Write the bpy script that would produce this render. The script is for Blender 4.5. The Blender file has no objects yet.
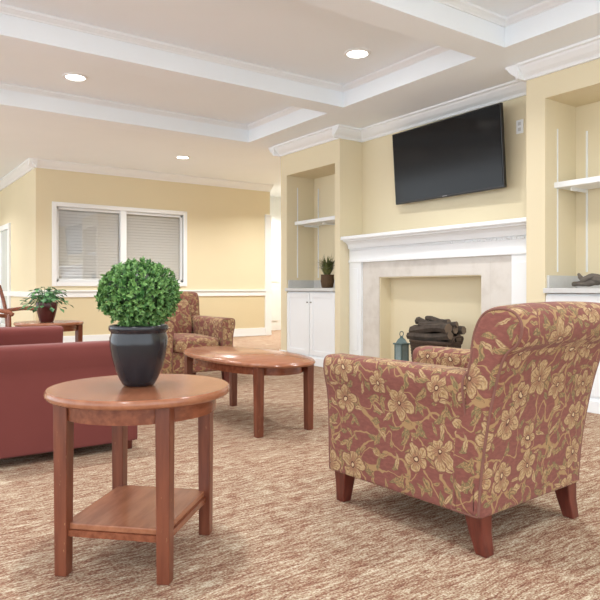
import bpy, bmesh, math, random
from mathutils import Vector, Matrix, Euler
random.seed(7)
scene = bpy.context.scene
COL = scene.collection
try:
    scene.view_settings.view_transform = 'Standard'
    scene.view_settings.look = 'None'
except Exception: pass

def lin(r,g,b):
    def f(c):
        c/=255.0
        return c/12.92 if c<=0.04045 else ((c+0.055)/1.055)**2.4
    return (f(r),f(g),f(b),1.0)

# ---------------------------------------------------------------- node helper
class NT:
    def __init__(s,name):
        s.mat=bpy.data.materials.new(name); s.mat.use_nodes=True
        s.t=s.mat.node_tree; s.n=s.t.nodes; s.l=s.t.links
        s.bsdf=s.n['Principled BSDF']
    def new(s,typ,**kw):
        nd=s.n.new(typ)
        for k,v in kw.items(): setattr(nd,k,v)
        return nd
    def put(s,sock,v):
        if isinstance(v,bpy.types.NodeSocket): s.l.new(v,sock)
        else: sock.default_value=v
    def m(s,op,a,b=0.0,c=0.0,clamp=False):
        nd=s.n.new('ShaderNodeMath'); nd.operation=op; nd.use_clamp=clamp
        s.put(nd.inputs[0],a); s.put(nd.inputs[1],b); s.put(nd.inputs[2],c)
        return nd.outputs[0]
    def vm(s,op,a,b=(0,0,0)):
        nd=s.n.new('ShaderNodeVectorMath'); nd.operation=op
        s.put(nd.inputs[0],a); s.put(nd.inputs[1],b)
        return nd.outputs[0]
    def mix(s,f,a,b,blend='MIX'):
        nd=s.n.new('ShaderNodeMix'); nd.data_type='RGBA'; nd.blend_type=blend
        s.put(nd.inputs[0],f); s.put(nd.inputs[6],a); s.put(nd.inputs[7],b)
        return nd.outputs[2]
    def noise(s,vec,scale,detail=2,rough=0.5):
        nd=s.n.new('ShaderNodeTexNoise')
        if vec is not None: s.put(nd.inputs['Vector'],vec)
        nd.inputs['Scale'].default_value=scale; nd.inputs['Detail'].default_value=detail
        nd.inputs['Roughness'].default_value=rough
        return nd.outputs[0]
    def sep(s,v):
        nd=s.n.new('ShaderNodeSeparateXYZ'); s.put(nd.inputs[0],v); return nd.outputs
    def comb(s,x,y,z=0.0):
        nd=s.n.new('ShaderNodeCombineXYZ'); s.put(nd.inputs[0],x); s.put(nd.inputs[1],y); s.put(nd.inputs[2],z); return nd.outputs[0]
    def step(s,v,lo,hi):
        nd=s.n.new('ShaderNodeMapRange'); nd.interpolation_type='SMOOTHSTEP'
        s.put(nd.inputs[0],v); nd.inputs[1].default_value=lo; nd.inputs[2].default_value=hi
        nd.inputs[3].default_value=0; nd.inputs[4].default_value=1
        return nd.outputs[0]
    def coord(s,which='Object'):
        return s.n.new('ShaderNodeTexCoord').outputs[which]
    def bump(s,h,strength=0.3,dist=0.01):
        nd=s.n.new('ShaderNodeBump'); nd.inputs['Strength'].default_value=strength
        nd.inputs['Distance'].default_value=dist; s.put(nd.inputs['Height'],h)
        s.l.new(nd.outputs[0],s.bsdf.inputs['Normal'])

def simple(name,rgb,rough=0.6,metal=0.0,var=0.04,vscale=6,spec=0.5):
    t=NT(name); c=lin(*rgb)
    n=t.noise(t.coord(),vscale,3)
    d=tuple(max(0,x*(1-var*2)) for x in c[:3])+(1,)
    t.put(t.bsdf.inputs['Base Color'],t.mix(n,d,c))
    t.bsdf.inputs['Roughness'].default_value=rough
    t.bsdf.inputs['Metallic'].default_value=metal
    t.bsdf.inputs['Specular IOR Level'].default_value=spec
    return t.mat

def emis(name,rgb,st):
    t=NT(name); t.bsdf.inputs['Base Color'].default_value=lin(*rgb)
    t.bsdf.inputs['Emission Color'].default_value=lin(*rgb)
    t.bsdf.inputs['Emission Strength'].default_value=st
    return t.mat

def wall_mat(name,rgb):
    t=NT(name); c=lin(*rgb)
    co=t.coord('Object')
    n=t.noise(co,1.5,2)
    d=tuple(x*0.95 for x in c[:3])+(1,)
    t.put(t.bsdf.inputs['Base Color'],t.mix(n,d,c))
    t.bsdf.inputs['Roughness'].default_value=0.75
    t.bsdf.inputs['Specular IOR Level'].default_value=0.2
    t.bump(t.noise(co,220,2),0.06,0.002)
    return t.mat

def wood_mat(name,c1,c2,rough=0.28,wear=0.0,ax=(3,30,30)):
    t=NT(name); co=t.coord('Object')
    v=t.vm('MULTIPLY',co,ax)
    n=t.noise(v,1.3,5,0.6)
    n2=t.noise(co,3,2)
    f=t.step(n,0.3,0.7)
    col=t.mix(f,lin(*c1),lin(*c2))
    col=t.mix(t.m('MULTIPLY',n2,0.25),col,lin(*c1))
    if wear>0:
        w=t.noise(t.vm('MULTIPLY',co,(60,60,14)),1.0,4,0.7)
        w=t.step(w,0.66,0.74)
        w=t.m('MULTIPLY',w,wear)
        col=t.mix(w,col,lin(205,165,120))
    t.put(t.bsdf.inputs['Base Color'],col)
    t.bsdf.inputs['Roughness'].default_value=rough
    t.bsdf.inputs['Coat Weight'].default_value=0.15
    t.bsdf.inputs['Coat Roughness'].default_value=0.15
    return t.mat

def floral_mat(name):
    t=NT(name); uv0=t.coord('UV')
    uv=t.vm('MULTIPLY',uv0,(6.7,6.7,6.7))
    dn=t.n.new('ShaderNodeTexNoise'); t.put(dn.inputs['Vector'],uv); dn.inputs['Scale'].default_value=2.4
    dis=t.vm('MULTIPLY',t.vm('SUBTRACT',dn.outputs['Color'],(0.5,0.5,0.5)),(0.32,0.32,0))
    uvd=t.vm('ADD',uv,dis)
    base=lin(130,80,72); gold=lin(194,166,126); gold2=lin(170,138,98); dark=lin(98,62,52); green=lin(126,114,80); cream=lin(208,186,148)
    bn=t.noise(t.vm('MULTIPLY',uv,(6,14,1)),1.0,3,0.6)
    col=t.mix(t.step(bn,0.35,0.75),base,lin(146,92,80))
    for sc,off in ((0.75,0.0),(1.15,7.3)):
        nn=t.noise(t.vm('ADD',uvd,(off,off*1.3,0)),sc,1.0,0.3)
        a=t.m('ABSOLUTE',t.m('SUBTRACT',nn,0.5))
        msk=t.m('SUBTRACT',1.0,t.step(a,0.007,0.013))
        col=t.mix(msk,col,gold2)
    def vor(vec,rand):
        nd=t.n.new('ShaderNodeTexVoronoi'); nd.voronoi_dimensions='2D'
        t.put(nd.inputs['Vector'],vec); nd.inputs['Scale'].default_value=1.0; nd.inputs['Randomness'].default_value=rand
        return nd
    hatch=t.noise(t.vm('MULTIPLY',uvd,(16,16,1)),1.0,2,0.5)
    for sc,off,lc,thr,wd_ in ((1.6,3.1,gold2,0.7,0.14),(2.1,8.7,green,0.7,0.15),(1.8,15.2,gold,0.55,0.12),(2.9,23.2,gold2,0.55,0.16)):
        vec=t.vm('ADD',t.vm('MULTIPLY',uvd,(sc,sc,sc)),(off,off*0.7,0))
        nd=vor(vec,0.8)
        dl=t.vm('SUBTRACT',vec,nd.outputs['Position'])
        s=t.sep(dl); cs=t.sep(nd.outputs['Color'])
        an=t.m('MULTIPLY',cs[0],6.283)
        ca=t.m('COSINE',an); sa=t.m('SINE',an)
        xr=t.m('ADD',t.m('MULTIPLY',s[0],ca),t.m('MULTIPLY',s[1],sa))
        yr=t.m('SUBTRACT',t.m('MULTIPLY',s[1],ca),t.m('MULTIPLY',s[0],sa))
        yr=t.m('ADD',yr,t.m('MULTIPLY',t.m('MULTIPLY',xr,xr),0.6))
        q=t.m('DIVIDE',xr,0.42)
        lim=t.m('MULTIPLY',t.m('SUBTRACT',1.0,t.m('MULTIPLY',q,q)),wd_)
        ay=t.m('ABSOLUTE',yr)
        dd=t.m('SUBTRACT',lim,ay)
        on=t.m('LESS_THAN',cs[1],thr)
        msk=t.m('MULTIPLY',t.step(dd,0.0,0.02),on)
        edge=t.m('MULTIPLY',msk,t.m('SUBTRACT',1.0,t.step(dd,0.015,0.035)))
        vein=t.m('MULTIPLY',msk,t.m('SUBTRACT',1.0,t.step(ay,0.008,0.020)))
        col=t.mix(msk,col,t.mix(t.step(hatch,0.42,0.66),lc,gold2 if lc!=gold2 else green))
        col=t.mix(t.m('MULTIPLY',t.m('MAXIMUM',edge,vein),0.6),col,dark)
    nd=vor(uvd,0.6)
    dl=t.vm('SUBTRACT',uvd,nd.outputs['Position']); s=t.sep(dl); cs=t.sep(nd.outputs['Color'])
    r=t.m('SQRT',t.m('ADD',t.m('MULTIPLY',s[0],s[0]),t.m('MULTIPLY',s[1],s[1])))
    an=t.m('ADD',t.m('ARCTAN2',s[1],s[0]),t.m('MULTIPLY',cs[0],6.283))
    pc=t.m('ABSOLUTE',t.m('COSINE',t.m('MULTIPLY',an,2.5)))
    pc=t.m('POWER',pc,0.6)
    size=t.m('ADD',0.30,t.m('MULTIPLY',cs[1],0.16))
    R=t.m('MULTIPLY',size,t.m('ADD',0.46,t.m('MULTIPLY',pc,0.6)))
    dd=t.m('SUBTRACT',R,r)
    on=t.m('LESS_THAN',cs[2],0.74)
    halo=t.m('MULTIPLY',t.step(dd,-0.035,-0.02),on)
    col=t.mix(halo,col,base)
    msk=t.m('MULTIPLY',t.step(dd,0.0,0.015),on)
    petal=t.mix(t.step(hatch,0.42,0.62),gold,gold2)
    petal=t.mix(t.m('MULTIPLY',t.step(t.m('DIVIDE',r,R),0.7,0.25),0.8),petal,lin(156,110,86))
    col=t.mix(msk,col,petal)
    edge=t.m('SUBTRACT',1.0,t.step(dd,0.015,0.035))
    rays=t.m('GREATER_THAN',t.m('COSINE',t.m('MULTIPLY',an,20.0)),0.6)
    rays=t.m('MULTIPLY',rays,t.m('LESS_THAN',r,t.m('MULTIPLY',R,0.78)))
    notch=t.m('LESS_THAN',pc,0.44)
    dk=t.m('MULTIPLY',t.m('MAXIMUM',t.m('MAXIMUM',edge,t.m('MULTIPLY',rays,0.8)),notch),msk)
    col=t.mix(t.m('MULTIPLY',dk,0.6),col,dark)
    cen=t.m('MULTIPLY',t.m('LESS_THAN',r,0.075),on)
    col=t.mix(cen,col,dark)
    cen=t.m('MULTIPLY',t.m('LESS_THAN',r,0.045),on)
    col=t.mix(cen,col,cream)
    w=t.noise(t.vm('MULTIPLY',uv0,(500,500,1)),1.0,1)
    col=t.mix(t.m('MULTIPLY',w,0.35),col,t.mix(1.0,col,(0.55,0.5,0.5,1),'MULTIPLY'))
    t.put(t.bsdf.inputs['Base Color'],col)
    t.bsdf.inputs['Roughness'].default_value=0.8
    t.bsdf.inputs['Specular IOR Level'].default_value=0.2
    t.bsdf.inputs['Sheen Weight'].default_value=0.08
    t.bump(w,0.15,0.002)
    return t.mat

def carpet_mat():
    t=NT('carpet'); co=t.coord('Object')
    wob=t.n.new('ShaderNodeTexNoise'); t.put(wob.inputs['Vector'],co); wob.inputs['Scale'].default_value=3
    cw=t.vm('ADD',co,t.vm('MULTIPLY',t.vm('SUBTRACT',wob.outputs['Color'],(0.5,0.5,0.5)),(0.08,0.08,0)))
    a=t.noise(t.vm('MULTIPLY',cw,(15,80,1)),1.0,2,0.6)
    b=t.noise(t.vm('MULTIPLY',co,(100,210,1)),1.0,2,0.65)
    c=t.noise(t.vm('MULTIPLY',cw,(3,18,1)),1.0,2,0.5)
    f=t.m('ADD',t.m('ADD',t.m('MULTIPLY',a,0.50),t.m('MULTIPLY',b,0.64)),t.m('MULTIPLY',c,0.20))
    r=t.n.new('ShaderNodeValToRGB'); t.put(r.inputs[0],f)
    el=r.color_ramp.elements
    el[0].position=0.50; el[0].color=lin(106,72,60)
    el[1].position=0.82; el[1].color=lin(216,206,186)
    e=el.new(0.60); e.color=lin(144,102,84)
    e=el.new(0.66); e.color=lin(160,132,110)
    e=el.new(0.73); e.color=lin(186,168,144)
    t.put(t.bsdf.inputs['Base Color'],r.outputs[0])
    t.bsdf.inputs['Roughness'].default_value=0.95
    t.bsdf.inputs['Specular IOR Level'].default_value=0.1
    t.bump(b,0.6,0.008)
    return t.mat

M_wall=wall_mat('paint_cream_yellow',(229,217,186))
M_wall2=wall_mat('paint_cream_yellow_lower',(219,205,170))
M_white=simple('paint_white_trim',(240,243,245),0.4,var=0.01)
M_ceil=wall_mat('paint_ceiling_white',(244,250,255))
M_carpet=carpet_mat()
M_floral=floral_mat('floral_upholstery')
M_wood=wood_mat('cherry_wood',(112,60,40),(146,86,60),0.25)
M_woodtop=wood_mat('cherry_wood_top',(146,92,66),(168,112,82),0.22,ax=(4,22,22))
M_woodleg=wood_mat('cherry_wood_leg',(98,50,34),(126,70,48),0.35,wear=0.85,ax=(30,30,3))
M_legdark=wood_mat('mahogany_leg',(82,34,26),(112,52,40),0.3,ax=(30,30,4))
M_maroon=simple('maroon_velvet',(122,64,60),0.85,var=0.08,vscale=5,spec=0.2)
M_maroon.node_tree.nodes['Principled BSDF'].inputs['Sheen Weight'].default_value=0.15
M_pipe=simple('piping_mauve',(134,90,78),0.8,var=0.1,vscale=40)
M_pot=simple('glazed_charcoal',(40,42,48),0.18,var=0.2,vscale=20)
M_soil=simple('potting_soil',(60,44,32),0.95,var=0.3,vscale=60)
M_black=simple('black_plastic',(18,18,20),0.3,var=0.1)
M_screen=simple('tv_screen_glass',(10,10,12),0.12,var=0.05,spec=0.3)
M_grey=simple('grey_mark',(150,150,152),0.4)
M_counter=simple('counter_laminate',(212,212,210),0.3,var=0.08,vscale=25)
M_blind=simple('blind_slat',(226,228,228),0.5,var=0.02)
M_vase=simple('burgundy_glaze',(86,36,34),0.25,var=0.2,vscale=20)
M_log=simple('bark',(92,80,70),0.9,var=0.45,vscale=22)
M_logend=simple('log_cut',(120,102,84),0.85,var=0.2,vscale=30)
M_teal=simple('weathered_teal_metal',(92,116,116),0.5,var=0.2,vscale=40)
M_basket=simple('woven_basket',(112,84,56),0.8,var=0.4,vscale=80)
M_wicker=simple('dark_wicker',(78,58,42),0.8,var=0.4,vscale=70)
M_drift=simple('grey_driftwood',(128,118,108),0.8,var=0.4,vscale=20)
M_doorwhite=simple('door_white',(240,240,238),0.4,var=0.01)
M_nickel=simple('brushed_nickel',(170,168,162),0.3,1.0)
M_lamp=emis('lamp_lens',(255,252,246),9)

def leaf_mat(name,c1,c2,sc=30):
    t=NT(name); n=t.noise(t.coord('Object'),sc,2)
    t.put(t.bsdf.inputs['Base Color'],t.mix(t.step(n,0.35,0.65),lin(*c1),lin(*c2)))
    t.bsdf.inputs['Roughness'].default_value=0.45
    return t.mat
M_box=leaf_mat('boxwood_leaf',(58,106,50),(134,176,102),60)
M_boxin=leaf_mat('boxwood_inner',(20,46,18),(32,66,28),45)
M_pothos=leaf_mat('pothos_leaf',(34,84,48),(96,146,90),25)
M_grass=leaf_mat('grass_blade',(70,84,44),(124,126,74),30)

def tile_mat():
    t=NT('marble_slab'); co=t.coord('Object')
    s=t.sep(co)
    v=t.comb(s[1],s[2],0.0)
    b=t.n.new('ShaderNodeTexBrick'); t.put(b.inputs['Vector'],v)
    b.offset=0.0; b.inputs['Scale'].default_value=1.0
    b.inputs['Brick Width'].default_value=0.6; b.inputs['Row Height'].default_value=0.6
    b.inputs['Mortar Size'].default_value=0.001
    b.inputs['Color1'].default_value=lin(218,212,204); b.inputs['Color2'].default_value=lin(215,209,200); b.inputs['Mortar'].default_value=lin(200,194,186)
    n=t.noise(co,4,6,0.65)
    t.put(t.bsdf.inputs['Base Color'],t.mix(t.m('MULTIPLY',t.step(n,0.42,0.7),0.45),b.outputs[0],lin(186,176,164)))
    t.bsdf.inputs['Roughness'].default_value=0.25
    return t.mat
M_tile=tile_mat()
def glass_mat():
    t=NT('window_glass')
    o=t.n['Material Output']; g=t.new('ShaderNodeBsdfGlossy'); g.inputs['Roughness'].default_value=0.03
    tr=t.new('ShaderNodeBsdfTransparent'); mx=t.new('ShaderNodeMixShader'); mx.inputs[0].default_value=0.14
    t.l.new(tr.outputs[0],mx.inputs[1]); t.l.new(g.outputs[0],mx.inputs[2]); t.l.new(mx.outputs[0],o.inputs['Surface'])
    return t.mat
M_glass=glass_mat()

# ---------------------------------------------------------------- mesh helpers
def empty(name,loc=(0,0,0),rz=0.0):
    e=bpy.data.objects.new(name,None); COL.objects.link(e); e.location=loc; e.rotation_euler=(0,0,rz); e.empty_display_size=0.1
    return e
def obj_from_bm(name,bm,mat,parent=None,smooth=False,bevel=0.0,subsurf=0,recalc=True):
    if recalc: bmesh.ops.recalc_face_normals(bm,faces=bm.faces)
    me=bpy.data.meshes.new(name); bm.to_mesh(me); bm.free()
    ob=bpy.data.objects.new(name,me); COL.objects.link(ob)
    mats=mat if isinstance(mat,(list,tuple)) else [mat]
    for m_ in mats: me.materials.append(m_)
    if smooth:
        for p in me.polygons: p.use_smooth=True
    if parent: ob.parent=parent
    if bevel>0:
        b=ob.modifiers.new('bevel','BEVEL'); b.width=bevel; b.segments=2; b.limit_method='ANGLE'; b.angle_limit=math.radians(40)
    if subsurf:
        s=ob.modifiers.new('sub','SUBSURF'); s.levels=subsurf; s.render_levels=subsurf
    return ob
def bm_box(bm,x0,x1,y0,y1,z0,z1,mi=0,mtx=None):
    vs=[bm.verts.new(Vector(p) if mtx is None else mtx@Vector(p)) for p in
        [(x0,y0,z0),(x1,y0,z0),(x1,y1,z0),(x0,y1,z0),(x0,y0,z1),(x1,y0,z1),(x1,y1,z1),(x0,y1,z1)]]
    for f in [(0,3,2,1),(4,5,6,7),(0,1,5,4),(1,2,6,5),(2,3,7,6),(3,0,4,7)]:
        fc=bm.faces.new([vs[i] for i in f]); fc.material_index=mi
def box(name,x0,x1,y0,y1,z0,z1,mat,parent=None,bevel=0.0):
    bm=bmesh.new(); bm_box(bm,min(x0,x1),max(x0,x1),min(y0,y1),max(y0,y1),min(z0,z1),max(z0,z1))
    return obj_from_bm(name,bm,mat,parent,bevel=bevel)
def boxes(name,lst,mat,parent=None,bevel=0.0):
    bm=bmesh.new()
    for l in lst: bm_box(bm,*l)
    return obj_from_bm(name,bm,mat,parent,bevel=bevel)
def lathe_bm(bm,prof,seg=40,c=(0,0,0),sx=1.0,sy=1.0,mi=0,capb=True,capt=True,expo=2.0):
    rings=[]
    def pt(i):
        a=2*math.pi*i/seg; x=math.cos(a); y=math.sin(a)
        if expo!=2.0:
            x=math.copysign(abs(x)**(2/expo),x); y=math.copysign(abs(y)**(2/expo),y)
        return x,y
    for r,z in prof:
        rings.append([bm.verts.new((c[0]+r*sx*pt(i)[0],c[1]+r*sy*pt(i)[1],c[2]+z)) for i in range(seg)])
    for a,b in zip(rings,rings[1:]):
        for i in range(seg):
            f=bm.faces.new((a[i],a[(i+1)%seg],b[(i+1)%seg],b[i])); f.material_index=mi
    if capb: bm.faces.new(list(reversed(rings[0]))).material_index=mi
    if capt: bm.faces.new(rings[-1]).material_index=mi
def lathe(name,prof,mat,parent=None,seg=40,c=(0,0,0),sx=1,sy=1,smooth=True,capb=True,capt=True,expo=2.0):
    bm=bmesh.new(); lathe_bm(bm,prof,seg,c,sx,sy,0,capb,capt,expo)
    ob=obj_from_bm(name,bm,mat,parent,smooth=smooth)
    if smooth:
        e=ob.modifiers.new('es','EDGE_SPLIT'); e.split_angle=math.radians(50)
    return ob
def tube_bm(bm,pts,r,closed=False,seg=8,mi=0,taper=None):
    pts=[Vector(p) for p in pts]; n=len(pts); rings=[]
    up=Vector((0,0,1))
    for i,p in enumerate(pts):
        if closed: d=pts[(i+1)%n]-pts[i-1]
        else: d=pts[min(i+1,n-1)]-pts[max(i-1,0)]
        if d.length<1e-9: d=Vector((0,0,1))
        d.normalize()
        a=up.cross(d)
        if a.length<0.1: a=Vector((1,0,0)).cross(d)
        a.normalize(); b=d.cross(a)
        if rings:
            pa=prev_a-d*prev_a.dot(d)
            if pa.length>1e-4: a=pa.normalized(); b=d.cross(a)
        prev_a=a
        rr=r if taper is None else r*taper[i]
        rings.append([bm.verts.new(p+(a*math.cos(2*math.pi*k/seg)+b*math.sin(2*math.pi*k/seg))*rr) for k in range(seg)])
    rng=range(n) if closed else range(n-1)
    for i in rng:
        A=rings[i]; B=rings[(i+1)%n]
        for k in range(seg):
            f=bm.faces.new((A[k],A[(k+1)%seg],B[(k+1)%seg],B[k])); f.material_index=mi
    if not closed:
        bm.faces.new(list(reversed(rings[0]))).material_index=mi; bm.faces.new(rings[-1]).material_index=mi
def catmull(pts,per=5,closed=True):
    out=[]; n=len(pts)
    for i in range(n if closed else n-1):
        if closed: p0,p1,p2,p3=pts[i-1],pts[i],pts[(i+1)%n],pts[(i+2)%n]
        else: p0,p1,p2,p3=pts[max(i-1,0)],pts[i],pts[i+1],pts[min(i+2,n-1)]
        for k in range(per):
            t=k/per
            out.append(tuple(0.5*((2*b)+(-a+c)*t+(2*a-5*b+4*c-d)*t*t+(-a+3*b-3*c+d)*t**3) for a,b,c,d in zip(p0,p1,p2,p3)))
    if not closed: out.append(tuple(pts[-1]))
    return out
def chaikin(pts,it=3):
    P=[tuple(p) for p in pts]
    for _ in range(it):
        Q=[]; n=len(P)
        for i in range(n):
            a=P[i]; b=P[(i+1)%n]
            Q.append(tuple(x*0.75+y*0.25 for x,y in zip(a,b))); Q.append(tuple(x*0.25+y*0.75 for x,y in zip(a,b)))
        P=Q
    return P
def box_uv(ob,off=(0,0)):
    me=ob.data; uvl=me.uv_layers.new(name='UVMap')
    for p in me.polygons:
        n=p.normal; ax=max(range(3),key=lambda i:abs(n[i]))
        for li in p.loop_indices:
            v=me.vertices[me.loops[li].vertex_index].co
            if ax==0: u=(v.y+3.3,v.z)
            elif ax==1: u=(v.x,v.z)
            else: u=(v.x,v.y+1.7)
            uvl.data[li].uv=(u[0]+off[0],u[1]+off[1])
def prism(name,pts2,axis,a0,a1,mat,parent,rnd=0.03,deform=None,uvoff=(0,0),pipe=None,pipe_r=0.006,puff=0.0):
    P=chaikin(pts2,3)
    n=len(P); area=sum(P[i][0]*P[(i+1)%n][1]-P[(i+1)%n][0]*P[i][1] for i in range(n))
    sg=1 if area>0 else -1
    N=[]
    for i in range(n):
        d=Vector((P[(i+1)%n][0]-P[i-1][0],P[(i+1)%n][1]-P[i-1][1]))
        if d.length<1e-9: N.append(Vector((0,0))); continue
        d.normalize(); N.append(Vector((-d.y,d.x))*sg)
    K=4; steps=[]
    for k in range(K+1):
        a=math.pi/2*k/K
        steps.append((rnd*(1-math.sin(a)), rnd*(1-math.cos(a))))
    seq=[(ins,a0+dist) for ins,dist in steps]
    L=a1-a0-2*rnd; ns=max(2,int(abs(L)/0.06))
    for k in range(1,ns): seq.append((-puff*math.sin(math.pi*k/ns),a0+rnd+L*k/ns))
    seq+=[(ins,a1-dist) for ins,dist in reversed(steps)]
    bm=bmesh.new(); rings=[]
    def mk(px,pz,a):
        v=Vector((a,px,pz)) if axis=='x' else Vector((px,a,pz))
        return deform(v) if deform else v
    for ins,a in seq:
        rings.append([bm.verts.new(mk(P[i][0]+N[i].x*ins,P[i][1]+N[i].y*ins,a)) for i in range(n)])
    for A,B in zip(rings,rings[1:]):
        for i in range(n): bm.faces.new((A[i],A[(i+1)%n],B[(i+1)%n],B[i]))
    for R in (rings[0],rings[-1]): bm.faces.new(R)
    loops=[[v.co.copy() for v in rings[2]],[v.co.copy() for v in rings[-3]]]
    bmesh.ops.triangulate(bm,faces=[f for f in bm.faces if len(f.verts)>4])
    ob=obj_from_bm(name,bm,mat,parent,smooth=True)
    box_uv(ob,uvoff)
    if pipe:
        bm=bmesh.new()
        for lp in loops: tube_bm(bm,lp,pipe_r,closed=True,seg=6)
        obj_from_bm(name+'_piping',bm,pipe,parent,smooth=True)
    return ob
def cushion(name,x0,x1,y0,y1,z0,z1,mat,parent,rnd=0.04,crown=0.03,uvoff=(0,0)):
    bm=bmesh.new(); bmesh.ops.create_cube(bm,size=1.0)
    bmesh.ops.subdivide_edges(bm,edges=bm.edges,cuts=7,use_grid_fill=True)
    for v in bm.verts:
        x,y,z=v.co*2
        p=8
        k=(abs(x)**p+abs(y)**p+abs(z)**p)**(1/p)
        x,y,z=x/k,y/k,z/k
        cz=z*( (z1-z0)/2 + crown*(1-x*x)*(1-y*y) if z>0 else (z1-z0)/2)
        v.co=Vector(((x0+x1)/2+x*(x1-x0)/2,(y0+y1)/2+y*(y1-y0)/2,(z0+z1)/2+cz))
    ob=obj_from_bm(name,bm,mat,parent,smooth=True); box_uv(ob,uvoff); return ob

def upholstered(name,loc,rz,W,yb,yf,z0,armH,backH,seatH,mat,pipe,legmat,leg_h,nseat=1,rake=1.0,pr=0.005,flare=0.06):
    e=empty(name,loc,rz)
    b=box('seat_base',-W+0.05,W-0.05,yb+0.03,yf-0.03,z0,seatH-0.12,mat,e,bevel=0.02); box_uv(b,(0.4,0.1))
    iw=W-0.135; cw=2*iw/nseat
    for i in range(nseat):
        cushion('seat_cushion_%d'%(i+1),-iw+cw*i+0.004,-iw+cw*(i+1)-0.004,yb+0.10,yf+0.01,seatH-0.13,seatH,mat,e,uvoff=(0.13*i,0.3))
    for sgn,nm in ((-1,'arm_left'),(1,'arm_right')):
        pts=[(-W+0.04,z0),(-W+0.018,z0+0.002),(-W+0.016,z0+0.03),(-W+0.014,0.32),(-W+0.01,0.47),(-W-0.002,armH-0.11),(-W-0.014,armH-0.05),(-W-0.002,armH),(-W+0.05,armH+0.004),(-W+0.11,armH+0.002),(-W+0.145,armH-0.02),(-W+0.142,armH-0.1),(-W+0.13,seatH-0.05),(-W+0.13,z0+0.03),(-W+0.128,z0+0.002),(-W+0.11,z0)]
        if sgn>0: pts=[(-p[0],p[1]) for p in reversed(pts)]
        def dfm(v,yb=yb,yf=yf):
            t=(v.y-yb)/(yf-yb); h=max(0,(v.z-0.35)/0.3)
            v.y += 0.008*h*t
            return v
        prism(nm,pts,'y',yb+0.05,yf,mat,e,rnd=0.022,deform=dfm,pipe=pipe,pipe_r=pr,uvoff=(0.05*sgn,0.2))
    H=backH; k=rake
    pts=[(yb+0.03,z0),(yb+0.002,z0+0.002),(yb,z0+0.03),(yb-0.01*k,0.30),(yb-0.045*k,0.50),(yb-0.08*k,H-0.22),(yb-0.105*k,H-0.15),(yb-0.155*k,H-0.12),(yb-0.175*k,H-0.05),(yb-0.14*k,H+0.005),(yb-0.065*k,H+0.012),(yb-0.005*k,H-0.01),(yb+0.035,H-0.09),(yb+0.045,H-0.2),(yb+0.10,seatH+0.06),(yb+0.13,seatH-0.06),(yb+0.13,z0+0.03),(yb+0.128,z0+0.002),(yb+0.10,z0)]
    def dfb(v):
        h=max(0,(v.z-0.35)/0.5); v.x*=1+flare*h
        v.z+= 0.012*h*(1-(v.x/W)**2)
        return v
    prism('back',pts,'x',-W+0.012,W-0.012,mat,e,rnd=0.03,deform=dfb,pipe=pipe,pipe_r=pr,uvoff=(0.27,0.07))
    prism('back_cushion',[(yb+0.03,seatH-0.02),(yb+0.19,seatH-0.02),(yb+0.2,seatH+0.08),(yb+0.16,H-0.2),(yb+0.09,H-0.07),(yb+0.02,H-0.07),(yb+0.0,H-0.2)],'x',-iw+0.01,iw-0.01,mat,e,rnd=0.035,uvoff=(0.5,0.5))
    if leg_h>0:
        for i,(sx,sy) in enumerate(((-1,-1),(1,-1),(-1,1),(1,1))):
            bm=bmesh.new()
            x=sx*(W-0.065); y=(yb+0.045) if sy<0 else (yf-0.06)
            top=z0+0.02; a=0.036; b_=0.023
            dy=-0.03 if sy<0 else 0.012
            Q=((-1,-1),(1,-1),(1,1),(-1,1))
            tv=[bm.verts.new((x+dx*a,y+dz*a,top)) for dx,dz in Q]
            mv=[bm.verts.new((x+dx*(a*0.8),y+dz*(a*0.8)+dy*0.35,top*0.5)) for dx,dz in Q]
            bv=[bm.verts.new((x+dx*b_,y+dz*b_+dy,0.0)) for dx,dz in Q]
            for A,B in ((bv,mv),(mv,tv)):
                for q in range(4): bm.faces.new((A[q],A[(q+1)%4],B[(q+1)%4],B[q]))
            bm.faces.new(tv); bm.faces.new(bv)
            obj_from_bm('leg_%d'%(i+1),bm,legmat,e,bevel=0.004)
    return e

# ---------------------------------------------------------------- room shell
ZC=2.92; ZS=2.72; XB=4.45; XW=4.78; XN=4.88; YW=10.42
box('floor',-4.0,9.0,-3.5,15.0,-0.1,0.0,M_carpet)
box('ceiling',-4.0,9.0,-3.5,15.0,ZC,ZC+0.1,M_ceil)

def crown(name,p0,p1,nrm,ztop,size=0.11,parent=None,mat=None):
    s=size
    prof=[(0,0),(s,0),(s,-0.018),(s*0.86,-0.024),(s*0.80,-s*0.32),(s*0.52,-s*0.62),(s*0.26,-s*0.80),(s*0.2,-s*0.92),(s*0.2,-s*1.0),(0,-s*1.0)]
    bm=bmesh.new(); R=[]
    for p in (p0,p1):
        R.append([bm.verts.new((p[0]+nrm[0]*a,p[1]+nrm[1]*a,ztop+b)) for a,b in prof])
    n=len(prof)
    for i in range(n): bm.faces.new((R[0][i],R[0][(i+1)%n],R[1][(i+1)%n],R[1][i]))
    bm.faces.new(R[0]); bm.faces.new(R[1])
    return obj_from_bm(name,bm,mat or M_white,parent)

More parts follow.
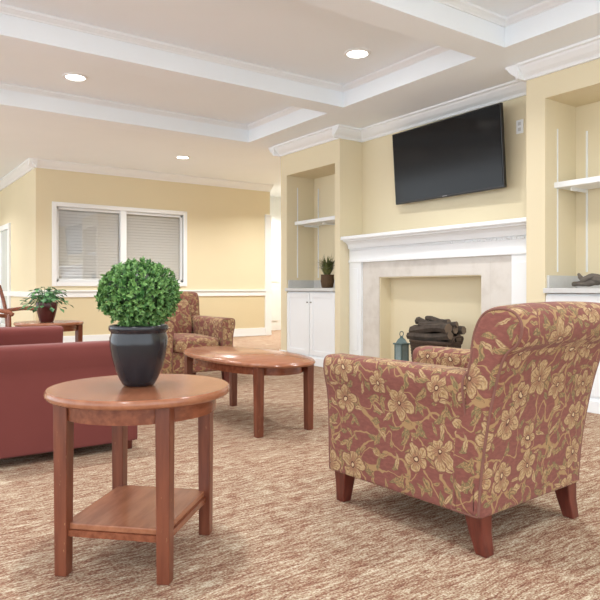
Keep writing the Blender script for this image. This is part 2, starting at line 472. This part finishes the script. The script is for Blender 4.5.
wr=empty('wall_right')
box('recess_wall',XW,5.0,3.12,5.53,0,ZC,M_wall,wr)
def block(y0,y1,o0,o1,nm,ztop_open):
    boxes(nm,[(XB,5.0,y0,o0,0,ZC),(XB,5.0,o1,y1,0,ZC),(XB,5.0,o0,o1,ztop_open,ZC),(XN,5.0,o0,o1,0,ztop_open)],M_wall,wr)
block(5.53,6.73,5.62,6.60,'alcove_surround_far',2.34)
block(-3.5,3.12,1.55,2.95,'alcove_surround_near',2.42)
box('wall_hall_side',5.0,8.0,6.53,6.73,0,ZC,M_wall)
wb=empty('wall_back')
XR=6.63; XL=2.30
WX0,WX1,WZ0,WZ1=2.61,4.79,1.02,2.22
boxes('upper',[(XL,WX0,YW,YW+0.2,0.80,ZC),(WX1,XR,YW,YW+0.2,0.80,ZC),(WX0,WX1,YW,YW+0.2,0.80,WZ0),(WX0,WX1,YW,YW+0.2,WZ1,ZC)],M_wall,wb)
box('lower',XL,XR,YW,YW+0.2,0,0.80,M_wall2,wb)
box('wall_left_corridor',XL,XL+0.2,YW+0.2,15.0,0,ZC,M_wall)
box('wall_hall_end',XR-0.1,8.0,11.6,11.8,0,ZC,M_ceil)
box('wall_hall_right',8.0,8.2,6.53,11.8,0,ZC,M_wall)
box('wall_corridor_end',-4.0,XL,14.8,15.0,0,ZC,M_wall)
boxes('trim_1',[(XR-0.12,XR+0.02,YW-0.03,YW+0.23,0,2.35)],M_white,bevel=0.004)
dh=empty('door_1')
boxes('leaf',[(6.75,7.65,11.55,11.6,0,2.15)],M_doorwhite,dh)
boxes('panels',[(6.85,7.15,11.535,11.55,0.2,0.9),(7.25,7.55,11.535,11.55,0.2,0.9),(6.85,7.15,11.535,11.55,1.05,2.0),(7.25,7.55,11.535,11.55,1.05,2.0)],M_doorwhite,dh,0.01)
box('trim_2',3.97,5.0,-3.5,6.98,ZS,ZC,M_ceil)
bi=3
for yb_ in (1.05-1.9,1.05,2.97,4.88,6.73):
    box('trim_%d'%bi,-4.0,3.97,yb_,yb_+0.26,ZS,ZC,M_ceil); bi+=1
    crown('trim_%d'%bi,(-4.0,yb_),(3.97,yb_),(0,-1),ZC,0.05); bi+=1
    crown('trim_%d'%bi,(-4.0,yb_+0.26),(3.97,yb_+0.26),(0,1),ZC,0.05); bi+=1
crown('trim_%d'%bi,(3.97,-3.5),(3.97,6.73),(-1,0),ZC,0.05); bi+=1
for a,b,n_ in (((XB,5.53),(XB,6.73),(-1,0)),((XB-0.11,5.53),(XW,5.53),(0,-1)),((XW,3.12),(XW,5.53),(-1,0)),((XB,-3.5),(XB,3.12),(-1,0)),((XB-0.11,3.12),(XW,3.12),(0,1)),((XB-0.11,6.73),(XB+0.5,6.73),(0,1))):
    crown('trim_%d'%bi,a,b,n_,ZS,0.12); bi+=1
crown('trim_%d'%bi,(XL-0.11,YW),(XR,YW),(0,-1),ZC,0.12); bi+=1
crown('trim_%d'%bi,(XL,YW-0.11),(XL,14.8),(-1,0),ZC,0.12); bi+=1
boxes('trim_%d'%bi,[(XL-0.03,XR-0.1,YW-0.022,YW,0.77,0.86),(XL-0.045,XR-0.1,YW-0.045,YW,0.86,0.885),(XL-0.02,XL,YW,14.8,0.77,0.86)],M_white,bevel=0.006); bi+=1
boxes('baseboard_back',[(XL-0.02,XR-0.1,YW-0.02,YW,0,0.15),(XL-0.02,XR-0.1,YW-0.028,YW,0.0,0.03)],M_white,bevel=0.004)
boxes('baseboard_right',[(XB-0.018,XB,6.60,6.75,0,0.13),(XB-0.018,XB,5.53,5.62,0,0.13),(XB-0.018,XB,2.95,3.12,0,0.13),(XB-0.018,XB,-3.5,1.55,0,0.13),(XB,4.98,6.73,6.748,0,0.13)],M_white,bevel=0.004)

w=empty('window_1')
f=0.07
boxes('casing',[(WX0-f,WX0,YW-0.025,YW+0.05,WZ0-f,WZ1+f),(WX1,WX1+f,YW-0.025,YW+0.05,WZ0-f,WZ1+f),(WX0,WX1,YW-0.025,YW+0.05,WZ1,WZ1+f),(WX0,WX1,YW-0.025,YW+0.05,WZ0-f,WZ0)],M_white,w,0.004)
MX=3.70
boxes('sash',[(MX-0.05,MX+0.05,YW-0.01,YW+0.07,WZ0,WZ1),(WX0,WX0+0.04,YW+0.02,YW+0.07,WZ0,WZ1),(WX1-0.04,WX1,YW+0.02,YW+0.07,WZ0,WZ1),(WX0,WX1,YW+0.02,YW+0.07,WZ0,WZ0+0.04),(WX0,WX1,YW+0.02,YW+0.07,WZ1-0.04,WZ1)],M_white,w,0.003)
box('glass',WX0+0.04,WX1-0.04,YW+0.04,YW+0.046,WZ0+0.04,WZ1-0.04,M_glass,w)
bm=bmesh.new()
for (xa,xb) in ((WX0+0.05,MX-0.055),(MX+0.055,WX1-0.05)):
    z=WZ0+0.06
    while z<WZ1-0.05:
        mt=Matrix.Translation((0,YW+0.080,z))@Matrix.Rotation(math.radians(64),4,'X')
        bm_box(bm,xa,xb,-0.025,0.025,-0.001,0.001,0,mt); z+=0.048
obj_from_bm('blinds',bm,M_blind,w)
box('backing',WX0,WX1,YW+0.12,YW+0.13,WZ0,WZ1,simple('blind_shadow',(190,192,192),0.8),w)
d2=empty('door_2')
boxes('frame',[(XL-0.04,XL,12.35,12.45,0,2.1),(XL-0.04,XL,14.0,14.1,0,2.1),(XL-0.04,XL,12.45,14.0,2.0,2.1),(XL-0.03,XL,13.2,13.3,0,2.0),(XL-0.03,XL,12.45,14.0,0,0.25)],M_white,d2,0.004)
box('panes',XL-0.015,XL-0.004,12.45,14.0,0.25,2.0,simple('frosted_pane',(214,224,226),0.2,var=0.05),d2)

def builtin(nm,y0,y1,ncols):
    e=empty(nm)
    box('carcass',XB+0.02,XN,y0,y1,0.10,0.875,M_white,e)
    box('plinth',XB+0.0,XN,y0,y1,0.0,0.10,M_white,e,0.003)
    boxes('base_trim',[(XB-0.02,XB+0.0,y0,y1,0,0.09)],M_white,e,0.003)
    w_=(y1-y0)/ncols
    for i in range(ncols):
        a=y0+w_*i+0.006; b=y0+w_*(i+1)-0.006; s=0.055
        x0_=XB-0.0; x1_=XB+0.02
        boxes('door_%d'%(i+1),[(x0_,x1_,a,a+s,0.12,0.86),(x0_,x1_,b-s,b,0.12,0.86),(x0_,x1_,a+s,b-s,0.12,0.12+s),(x0_,x1_,a+s,b-s,0.86-s,0.86),(x0_+0.01,x1_,a+s,b-s,0.12+s,0.86-s)],M_white,e,0.002)
        yk=b-0.03 if i%2==0 else a+0.03
        boxes('knob_%d'%(i+1),[(XB-0.022,XB,yk-0.008,yk+0.008,0.74,0.756)],M_nickel,e,0.004)
    box('countertop',XB-0.03,XN,y0+0.001,y1-0.001,0.88,0.92,M_counter,e,0.004)
    boxes('backsplash',[(XN-0.02,XN,y0,y1,0.92,1.02),(XB+0.02,XN,y1-0.02,y1,0.92,1.02)],M_counter,e,0.003)
    return e
builtin('built_in_cabinet',5.62,6.60,2)
builtin('built_in_cabinet.001',1.55,2.95,3)
def shelfunit(nm,y0,y1):
    e=empty(nm)
    box('board',XB+0.12,XN-0.012,y0,y1,1.72,1.765,M_white,e,0.003)
    n=3
    for i in range(n):
        y=y0+0.1+(y1-y0-0.2)*i/(n-1)
        boxes('standard_%d'%(i+1),[(XN-0.012,XN,y-0.006,y+0.006,1.05,2.2)],M_white,e)
        boxes('bracket_%d'%(i+1),[(XB+0.2,XN-0.012,y-0.006,y+0.006,1.695,1.72)],M_white,e)
    boxes('side_standard',[(XB+0.16,XB+0.172,y1-0.006,y1,1.05,2.2)],M_white,e)
shelfunit('wall_shelf',5.62,6.60)
shelfunit('wall_shelf.001',1.55,2.95)

# fireplace
fp=empty('fireplace_mantel')
YA,YZ=3.125,5.525
OA,OB,OZ=3.70,5.06,1.04
PA,PB=3.36,5.32
XT=4.61
boxes('tile_surround',[(XT,XW,PA,OA,0,1.22),(XT,XW,OB,PB,0,1.22),(XT,XW,OA,OB,OZ,1.22)],M_tile,fp)
boxes('firebox_lining',[(XT+0.012,XW,OB-0.012,OB,0,OZ-0.012),(XT+0.012,XW,OA,OA+0.012,0,OZ-0.012),(XT+0.012,XW,OA,OB,OZ-0.012,OZ),(XW-0.012,XW,OA,OB,0,OZ-0.012)],M_wall,fp)
boxes('pilasters',[(XT-0.03,XW,YA,PA,0,1.22),(XT-0.03,XW,PB,YZ,0,1.22),
   (XT-0.05,XW,YA,PA+0.01,0,0.16),(XT-0.05,XW,PB-0.01,YZ,0,0.16),
   (XT-0.038,XT-0.03,YA+0.05,PA-0.05,0.22,1.14),(XT-0.038,XT-0.03,PB+0.05,YZ-0.05,0.22,1.14)],M_white,fp,0.004)
boxes('frieze',[(XT-0.03,XW,YA,YZ,1.22,1.46),(XT-0.042,XW,YA,YZ,1.205,1.235)],M_white,fp,0.004)
prof=[(XW,1.36),(XT-0.03,1.36),(XT-0.045,1.365),(XT-0.05,1.385),(XT-0.06,1.41),(XT-0.085,1.432),(XT-0.115,1.44),(XT-0.12,1.455),(XT-0.15,1.457),(XT-0.155,1.465),(XT-0.155,1.49),(XT-0.148,1.497),(XW,1.497)]
bm=bmesh.new(); R=[[bm.verts.new((a,y,b)) for a,b in prof] for y in (YA,YZ)]
for i in range(len(prof)): bm.faces.new((R[0][i],R[0][(i+1)%len(prof)],R[1][(i+1)%len(prof)],R[1][i]))
bm.faces.new(R[0]); bm.faces.new(R[1]); obj_from_bm('mantel_shelf',bm,M_white,fp)
bm=bmesh.new()
y=YA+0.02
while y<YZ-0.03:
    bm_box(bm,XT-0.042,XT-0.03,y,y+0.014,1.335,1.358); y+=0.026
obj_from_bm('dentils',bm,M_white,fp)

# TV
tv=empty('television',(4.65,4.175,2.17)); tv.rotation_euler=(0,math.radians(-4),math.radians(-1.5))
box('cabinet',-0.015,0.02,-0.70,0.70,-0.37,0.37,M_black,tv,0.006)
box('screen',-0.018,-0.0155,-0.685,0.685,-0.347,0.357,M_screen,tv)
box('rear_housing',0.02,0.05,-0.4,0.4,-0.25,0.2,M_black,tv,0.01)
boxes('wall_bracket',[(0.05,0.11,-0.25,-0.2,-0.2,0.15),(0.05,0.11,0.2,0.25,-0.2,0.15)],M_black,tv)
box('badge_mark',-0.0185,-0.0178,-0.03,0.03,-0.363,-0.355,M_grey,tv)
wo=empty('wall_outlet')
box('plate',XW-0.008,XW,3.38,3.45,2.28,2.40,M_white,wo,0.002)
boxes('sockets',[(XW-0.011,XW-0.008,3.4,3.43,2.30,2.33),(XW-0.011,XW-0.008,3.4,3.43,2.35,2.38)],M_counter,wo,0.001)

def downlight(x,y,z,nm,power):
    e=empty(nm,(x,y,z))
    lathe('trim_ring',[(0.085,-0.001),(0.09,-0.012),(0.112,-0.008),(0.116,0.0)],M_white,e,32,capb=False,capt=False)
    lathe('lens',[(0.086,-0.004),(0.086,-0.001)],M_lamp,e,32)
    l=bpy.data.lights.new(nm+'_bulb','AREA'); l.shape='DISK'; l.size=0.16; l.energy=power; l.color=(1.0,0.985,0.965); l.spread=math.radians(140)
    o=bpy.data.objects.new('bulb',l); COL.objects.link(o); o.parent=e; o.location=(0,0,-0.03)
i=0
for (x,y,p) in ((1.70,6.10,22),(3.49,4.10,17),(4.08,8.89,40),(3.3,2.2,16),(1.2,4.1,19),(0.9,2.2,17),(2.6,0.3,17),(-0.8,0.3,17),(-0.6,4.1,17),(-0.6,6.1,21),(0.6,8.89,38),(-1.6,8.89,38),(0.8,12.5,36),(6.4,8.89,50),(7.2,10.6,45),(0.6,-1.8,19)):  # entries out of view are unseen downlights added to brighten the room
    downlight(x,y,ZC,'recessed_ceiling_light' if i==0 else 'recessed_ceiling_light.%03d'%i,p); i+=1

# ---------------------------------------------------------------- tables
def leg_bm(bm,x,y,z0,z1,w0,w1,rot):
    c,s=math.cos(rot),math.sin(rot)
    def ring(z,w): return [bm.verts.new((x+(a*c-b*s)*w,y+(a*s+b*c)*w,z)) for a,b in ((-.5,-.5),(.5,-.5),(.5,.5),(-.5,.5))]
    A=ring(z0,w0);B=ring(z1,w1)
    for q in range(4): bm.faces.new((A[q],A[(q+1)%4],B[(q+1)%4],B[q]))
    bm.faces.new(A);bm.faces.new(B)
def table(nm,loc,rot,rx,ry,h,lx,ly,shelf=True,lw=0.052,expo=2.0):
    e=empty(nm,loc,rot)
    t=0.028
    prof=[(0.90,h-t),(0.975,h-t),(0.992,h-t+0.006),(1.0,h-t*0.5),(0.992,h-0.006),(0.978,h)]
    lathe('top',prof,M_woodtop,e,96,sx=rx,sy=ry,expo=expo)
    lathe('apron',[(0.80,h-t-0.055),(0.84,h-t-0.055),(0.84,h-t)],M_wood,e,64,sx=rx,sy=ry,expo=expo)
    k=0
    for sx,sy in ((-1,-1),(1,-1),(1,1),(-1,1)):
        bm=bmesh.new(); leg_bm(bm,sx*lx,sy*ly,0,h-t,lw*0.86,lw,0); k+=1
        obj_from_bm('leg_%d'%k,bm,M_woodleg,e,bevel=0.003)
    if shelf:
        box('shelf',-lx-0.0,lx+0.0,-ly-0.0,ly+0.0,0.145,0.165,M_woodtop,e,0.003)
        boxes('shelf_rail',[(-lx,lx,-ly-0.008,-ly+0.008,0.125,0.145),(-lx,lx,ly-0.008,ly+0.008,0.125,0.145),(-lx-0.008,-lx+0.008,-ly,ly,0.125,0.145),(lx-0.008,lx+0.008,-ly,ly,0.125,0.145)],M_wood,e)
    return e
TX,TY=0.81,2.115
table('round_end_table',(TX,TY,0),math.radians(45),0.312,0.312,0.58,0.200,0.172,lw=0.048)
table('oval_coffee_table',(2.22,3.82,0),0,0.325,0.68,0.46,0.19,0.50,shelf=False,lw=0.052,expo=2.2)
table('round_end_table.001',(1.50,6.25,0),math.radians(20),0.31,0.31,0.60,0.19,0.19)

# ---------------------------------------------------------------- seating
upholstered('floral_armchair',(2.04,1.80,0),math.radians(3.5),0.355,-0.39,0.39,0.13,0.63,0.85,0.45,M_floral,M_pipe,M_legdark,0.13,flare=0.03)
upholstered('floral_armchair.001',(2.60,5.72,0),math.radians(180),0.38,-0.39,0.40,0.13,0.63,0.87,0.45,M_floral,M_pipe,M_legdark,0.13)
upholstered('maroon_loveseat',(0.90,4.34,0),math.radians(-90),0.88,-0.42,0.42,0.05,0.62,0.78,0.44,M_maroon,M_maroon,M_legdark,0.05,nseat=2)

# ---------------------------------------------------------------- boxwood
def leaf_quad(bm,p,d,nrm,L,Wd,mi=0,fold=0.25):
    d=d.normalized(); s=d.cross(nrm)
    if s.length<1e-4: s=Vector((1,0,0))
    s.normalize(); n=s.cross(d)
    a=bm.verts.new(p); b=bm.verts.new(p+d*L*0.5+s*Wd*0.5+n*Wd*fold); c=bm.verts.new(p+d*L); e=bm.verts.new(p+d*L*0.5-s*Wd*0.5+n*Wd*fold)
    m1=bm.verts.new(p+d*L*0.5)
    for f in ((a,b,m1),(b,c,m1),(a,m1,e),(m1,c,e)): bm.faces.new(f).material_index=mi
def rdir():
    z=random.uniform(-1,1); a=random.uniform(0,6.2832); r=math.sqrt(1-z*z); return Vector((r*math.cos(a),r*math.sin(a),z))
bx=empty('potted_boxwood_topiary',(TX-0.002,TY+0.007,0.5805))
pp=[(0.046,0.0),(0.054,0.004),(0.066,0.025),(0.080,0.06),(0.091,0.10),(0.098,0.14),(0.099,0.168),(0.094,0.182),(0.094,0.188),(0.101,0.194),(0.102,0.206),(0.098,0.211),(0.092,0.208),(0.088,0.19)]
lathe('pot',pp,M_pot,bx,48,capt=False)
lathe('soil',[(0.088,0.185),(0.088,0.19)],M_soil,bx,32)
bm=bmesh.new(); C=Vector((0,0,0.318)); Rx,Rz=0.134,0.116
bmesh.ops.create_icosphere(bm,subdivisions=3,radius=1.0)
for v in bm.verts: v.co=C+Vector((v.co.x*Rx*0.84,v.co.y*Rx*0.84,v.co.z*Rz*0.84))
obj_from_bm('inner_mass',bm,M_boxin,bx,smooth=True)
bm=bmesh.new()
N=900
for i in range(N):
    z=1-2*(i+0.5)/N; a=i*2.399963; r=math.sqrt(1-z*z)
    n=(Vector((r*math.cos(a),r*math.sin(a),z))+rdir()*0.06).normalized()
    rad=random.uniform(0.84,1.05)
    tip=C+Vector((n.x*Rx*rad,n.y*Rx*rad,n.z*Rz*rad))
    u=n.orthogonal().normalized(); v=n.cross(u)
    for k in range(7):
        ang=k*2.4+random.random(); out=0.35+0.9*random.random()
        d=(n*(1.3-out*0.6)+(u*math.cos(ang)+v*math.sin(ang))*out)
        leaf_quad(bm,tip-n*random.uniform(0,0.015),d,n,random.uniform(0.013,0.02),random.uniform(0.008,0.012))
obj_from_bm('leaves',bm,M_box,bx,recalc=False)
bm=bmesh.new(); tube_bm(bm,[(0,0,0.19),(0.003,0,0.23),(0,0,0.28)],0.012); obj_from_bm('stem',bm,M_log,bx)

pv=empty('potted_pothos',(1.47,6.22,0.6005))
lathe('vase',[(0.05,0.0),(0.06,0.003),(0.075,0.05),(0.092,0.12),(0.098,0.17),(0.094,0.185),(0.086,0.18)],M_vase,pv,40,capt=False)
lathe('soil',[(0.085,0.165),(0.085,0.17)],M_soil,pv,24)
bm=bmesh.new(); bs=bmesh.new()
for i in range(110):
    a=random.uniform(0,6.28); reach=random.uniform(0.03,0.20); hgt=random.uniform(0.0,0.13)*(1.2-reach*2.2)+0.02
    p0=Vector((0.04*math.cos(a),0.04*math.sin(a),0.17)); p2=Vector((reach*math.cos(a),reach*math.sin(a),0.17+hgt- (0.07 if reach>0.14 else 0)))
    p1=(p0+p2)/2+Vector((0,0,0.05))
    tube_bm(bs,catmull([tuple(p0),tuple(p1),tuple(p2)],4,False),0.002,seg=4)
    d=Vector((math.cos(a),math.sin(a),random.uniform(-0.9,0.2)))
    leaf_quad(bm,p2,d,Vector((0,0,1)),random.uniform(0.055,0.08),random.uniform(0.045,0.062),fold=0.15)
obj_from_bm('leaves',bm,M_pothos,pv,recalc=False); obj_from_bm('stems',bs,M_pothos,pv)

gp=empty('potted_grass_plant',(XB+0.17,5.98,0.9205))
lathe('basket',[(0.055,0.0),(0.07,0.01),(0.082,0.08),(0.078,0.15),(0.082,0.16),(0.072,0.16)],M_basket,gp,28,capt=False)
lathe('soil',[(0.072,0.145),(0.072,0.15)],M_soil,gp,24)
bm=bmesh.new()
for i in range(230):
    a=random.uniform(0,6.28); out=random.uniform(0.02,0.2); h=random.uniform(0.12,0.28)
    b0=Vector((0.03*math.cos(a),0.03*math.sin(a),0.15)); b2=b0+Vector((out*math.cos(a),out*math.sin(a),h*(1-out*2)))
    b1=b0+Vector((out*0.3*math.cos(a),out*0.3*math.sin(a),h*0.6)); s=Vector((-math.sin(a),math.cos(a),0))*0.006
    P=[b0,b1,b2]; vs=[(bm.verts.new(p-s*w_),bm.verts.new(p+s*w_)) for p,w_ in zip(P,(1,0.9,0.15))]
    for A,B in zip(vs,vs[1:]): bm.faces.new((A[0],A[1],B[1],B[0]))
obj_from_bm('blades',bm,M_grass,gp,recalc=False)

def knotty(bm,pts,r,seg=8,j=0.12):
    c=catmull(pts,6,False); n=len(c)
    tube_bm(bm,c,r,seg=seg,taper=[0.45+0.65*math.sin(math.pi*(k+1)/(n+1))+random.uniform(-j,j) for k in range(n)])
ds=empty('driftwood_sculpture',(XB+0.17,2.64,0.9205))
bm=bmesh.new()
for pts,r in (([(0,-0.18,0.026),(0.02,-0.05,0.05),(0,0.05,0.04),(0.0,0.18,0.03)],0.026),([(0.03,-0.15,0.04),(0,0,0.09),(-0.02,0.08,0.065),(0,0.13,0.11)],0.02),([(-0.02,-0.12,0.04),(0.01,0.0,0.07),(0.03,0.12,0.04)],0.028),([(0.0,-0.1,0.05),(0.01,-0.06,0.09),(0.0,-0.08,0.13)],0.015)):
    knotty(bm,pts,r)
obj_from_bm('branches',bm,M_drift,ds,smooth=True)

# hearth: wicker basket full of split wood, lantern
box('hearth_slab',XT-0.46,XT-0.052,OA-0.25,OB+0.25,0,0.02,M_tile,None,0.004)
lg=empty('firewood_basket',(4.37,4.03,0.0205))
bm=bmesh.new()
prof=[(0.80,0.0),(0.84,0.01)]
z=0.01; k=0
while z<0.38:
    prof+=[(0.84+0.14*z/0.38+(0.02 if k%2 else 0.0),z+0.01)]; z+=0.014; k+=1
prof+=[(1.03,0.395),(1.04,0.41),(1.0,0.42),(0.94,0.41),(0.92,0.33)]
lathe_bm(bm,prof,44,(0,0,0),0.155,0.25,0,True,True,3.0)
obj_from_bm('basket_body',bm,M_wicker,lg)
bm=bmesh.new()
for sy in (-1,1):
    tube_bm(bm,catmull([(-0.06,sy*0.255,0.40),(-0.05,sy*0.275,0.46),(0.05,sy*0.275,0.46),(0.06,sy*0.255,0.40)],5,False),0.01,seg=8)
obj_from_bm('handles',bm,M_wicker,lg,smooth=True)
bm=bmesh.new()
def logm(bm,c,L,r,ax,roll=0):
    d=Vector(ax).normalized(); p=[Vector(c)+d*(t-0.5)*L+Vector((0,0,0.01*math.sin(5*t+roll))) for t in (0,0.2,0.4,0.6,0.8,1)]
    tube_bm(bm,p,r,seg=7,taper=[random.uniform(0.8,1.12) for _ in p])
lay=[]
for row,(n_,zz) in enumerate(((3,0.38),(3,0.45),(3,0.515))):
    for j in range(n_):
        lay.append(((j-(n_-1)/2)*0.08,random.uniform(-0.03,0.03),zz+random.uniform(-0.01,0.01)))
for k,c in enumerate(lay):
    logm(bm,c,random.uniform(0.40,0.44) if k<3 else random.uniform(0.42,0.54),random.uniform(0.038,0.046),(random.uniform(-0.1,0.1),1,random.uniform(-0.1,0.1)),k)
logm(bm,(0.0,0.05,0.565),0.40,0.036,(0.15,1,0.08),2)
logm(bm,(-0.04,-0.07,0.56),0.38,0.034,(-0.25,1,-0.08),3)
logm(bm,(0.03,0.0,0.60),0.34,0.026,(0.2,1,0.03),3)
ob=obj_from_bm('logs',bm,[M_log,M_logend],lg)
for p in ob.data.polygons:
    if len(p.vertices)>4: p.material_index=1
ln=empty('candle_lantern',(4.42,4.52,0.0205))
s=0.05
boxes('frame',[(-s-.01,s+.01,-s-.01,s+.01,0,0.02),(-s,-s+.012,-s,-s+.012,0.02,0.34),(s-.012,s,-s,-s+.012,0.02,0.34),(-s,-s+.012,s-.012,s,0.02,0.34),(s-.012,s,s-.012,s,0.02,0.34),(-s-.01,s+.01,-s-.01,s+.01,0.34,0.355),(-s,s,-s,-s+.008,0.17,0.18),(-s,-s+.008,-s,s,0.17,0.18)],M_teal,ln)
box('panes',-s+0.004,s-0.004,-s+0.004,s-0.004,0.02,0.34,simple('seeded_glass',(150,170,172),0.2,var=0.2,vscale=30),ln)
lathe('roof',[(0.08,0.355),(0.05,0.39),(0.022,0.405),(0.022,0.42),(0.01,0.425)],M_teal,ln,4,smooth=False)
bm=bmesh.new(); tube_bm(bm,[(0.025*math.cos(a),0,0.445+0.025*math.sin(a)) for a in [2*math.pi*k/16 for k in range(16)]],0.004,closed=True,seg=6)
obj_from_bm('ring_handle',bm,M_teal,ln)

wc=empty('wooden_armchair',(1.36,7.45,0),math.radians(-140))
bm=bmesh.new()
for sx in (-0.25,0.25):
    tube_bm(bm,catmull([(sx,0.24,0),(sx,0.23,0.3),(sx,0.22,0.64)],4,False),0.02,seg=8)
    tube_bm(bm,catmull([(sx,-0.26,0),(sx,-0.22,0.42),(sx,-0.25,0.7),(sx,-0.33,0.95)],4,False),0.02,seg=8)
    tube_bm(bm,catmull([(sx,-0.25,0.66),(sx*1.08,0,0.69),(sx*1.05,0.2,0.67),(sx*1.02,0.27,0.64)],5,False),0.022,seg=8)
for z,y in ((0.93,-0.325),(0.6,-0.235)): tube_bm(bm,catmull([(-0.25,y,z),(0,y-0.03,z+0.02),(0.25,y,z)],5,False),0.022,seg=8)
for x in (-0.12,-0.04,0.04,0.12): tube_bm(bm,[(x,-0.25,0.6),(x,-0.35,0.94)],0.01,seg=6)
bm_box(bm,-0.25,0.25,-0.22,0.24,0.36,0.42)
obj_from_bm('frame',bm,M_wood,wc,smooth=False)
cushion('seat_pad',-0.24,0.24,-0.21,0.25,0.42,0.48,M_maroon,wc,crown=0.015)

wd=bpy.data.worlds.new('world'); scene.world=wd; wd.use_nodes=True
bg=wd.node_tree.nodes['Background']; bg.inputs[0].default_value=(0.89,0.95,1.0,1); bg.inputs[1].default_value=2.8
cam=bpy.data.cameras.new('camera'); co=bpy.data.objects.new('camera',cam); COL.objects.link(co)
co.location=(0,0,0.92); co.rotation_euler=(math.radians(90),0,math.radians(-35.2))
cam.sensor_width=36; cam.lens=37.8; cam.shift_y=-0.02; cam.clip_start=0.05
scene.camera=co
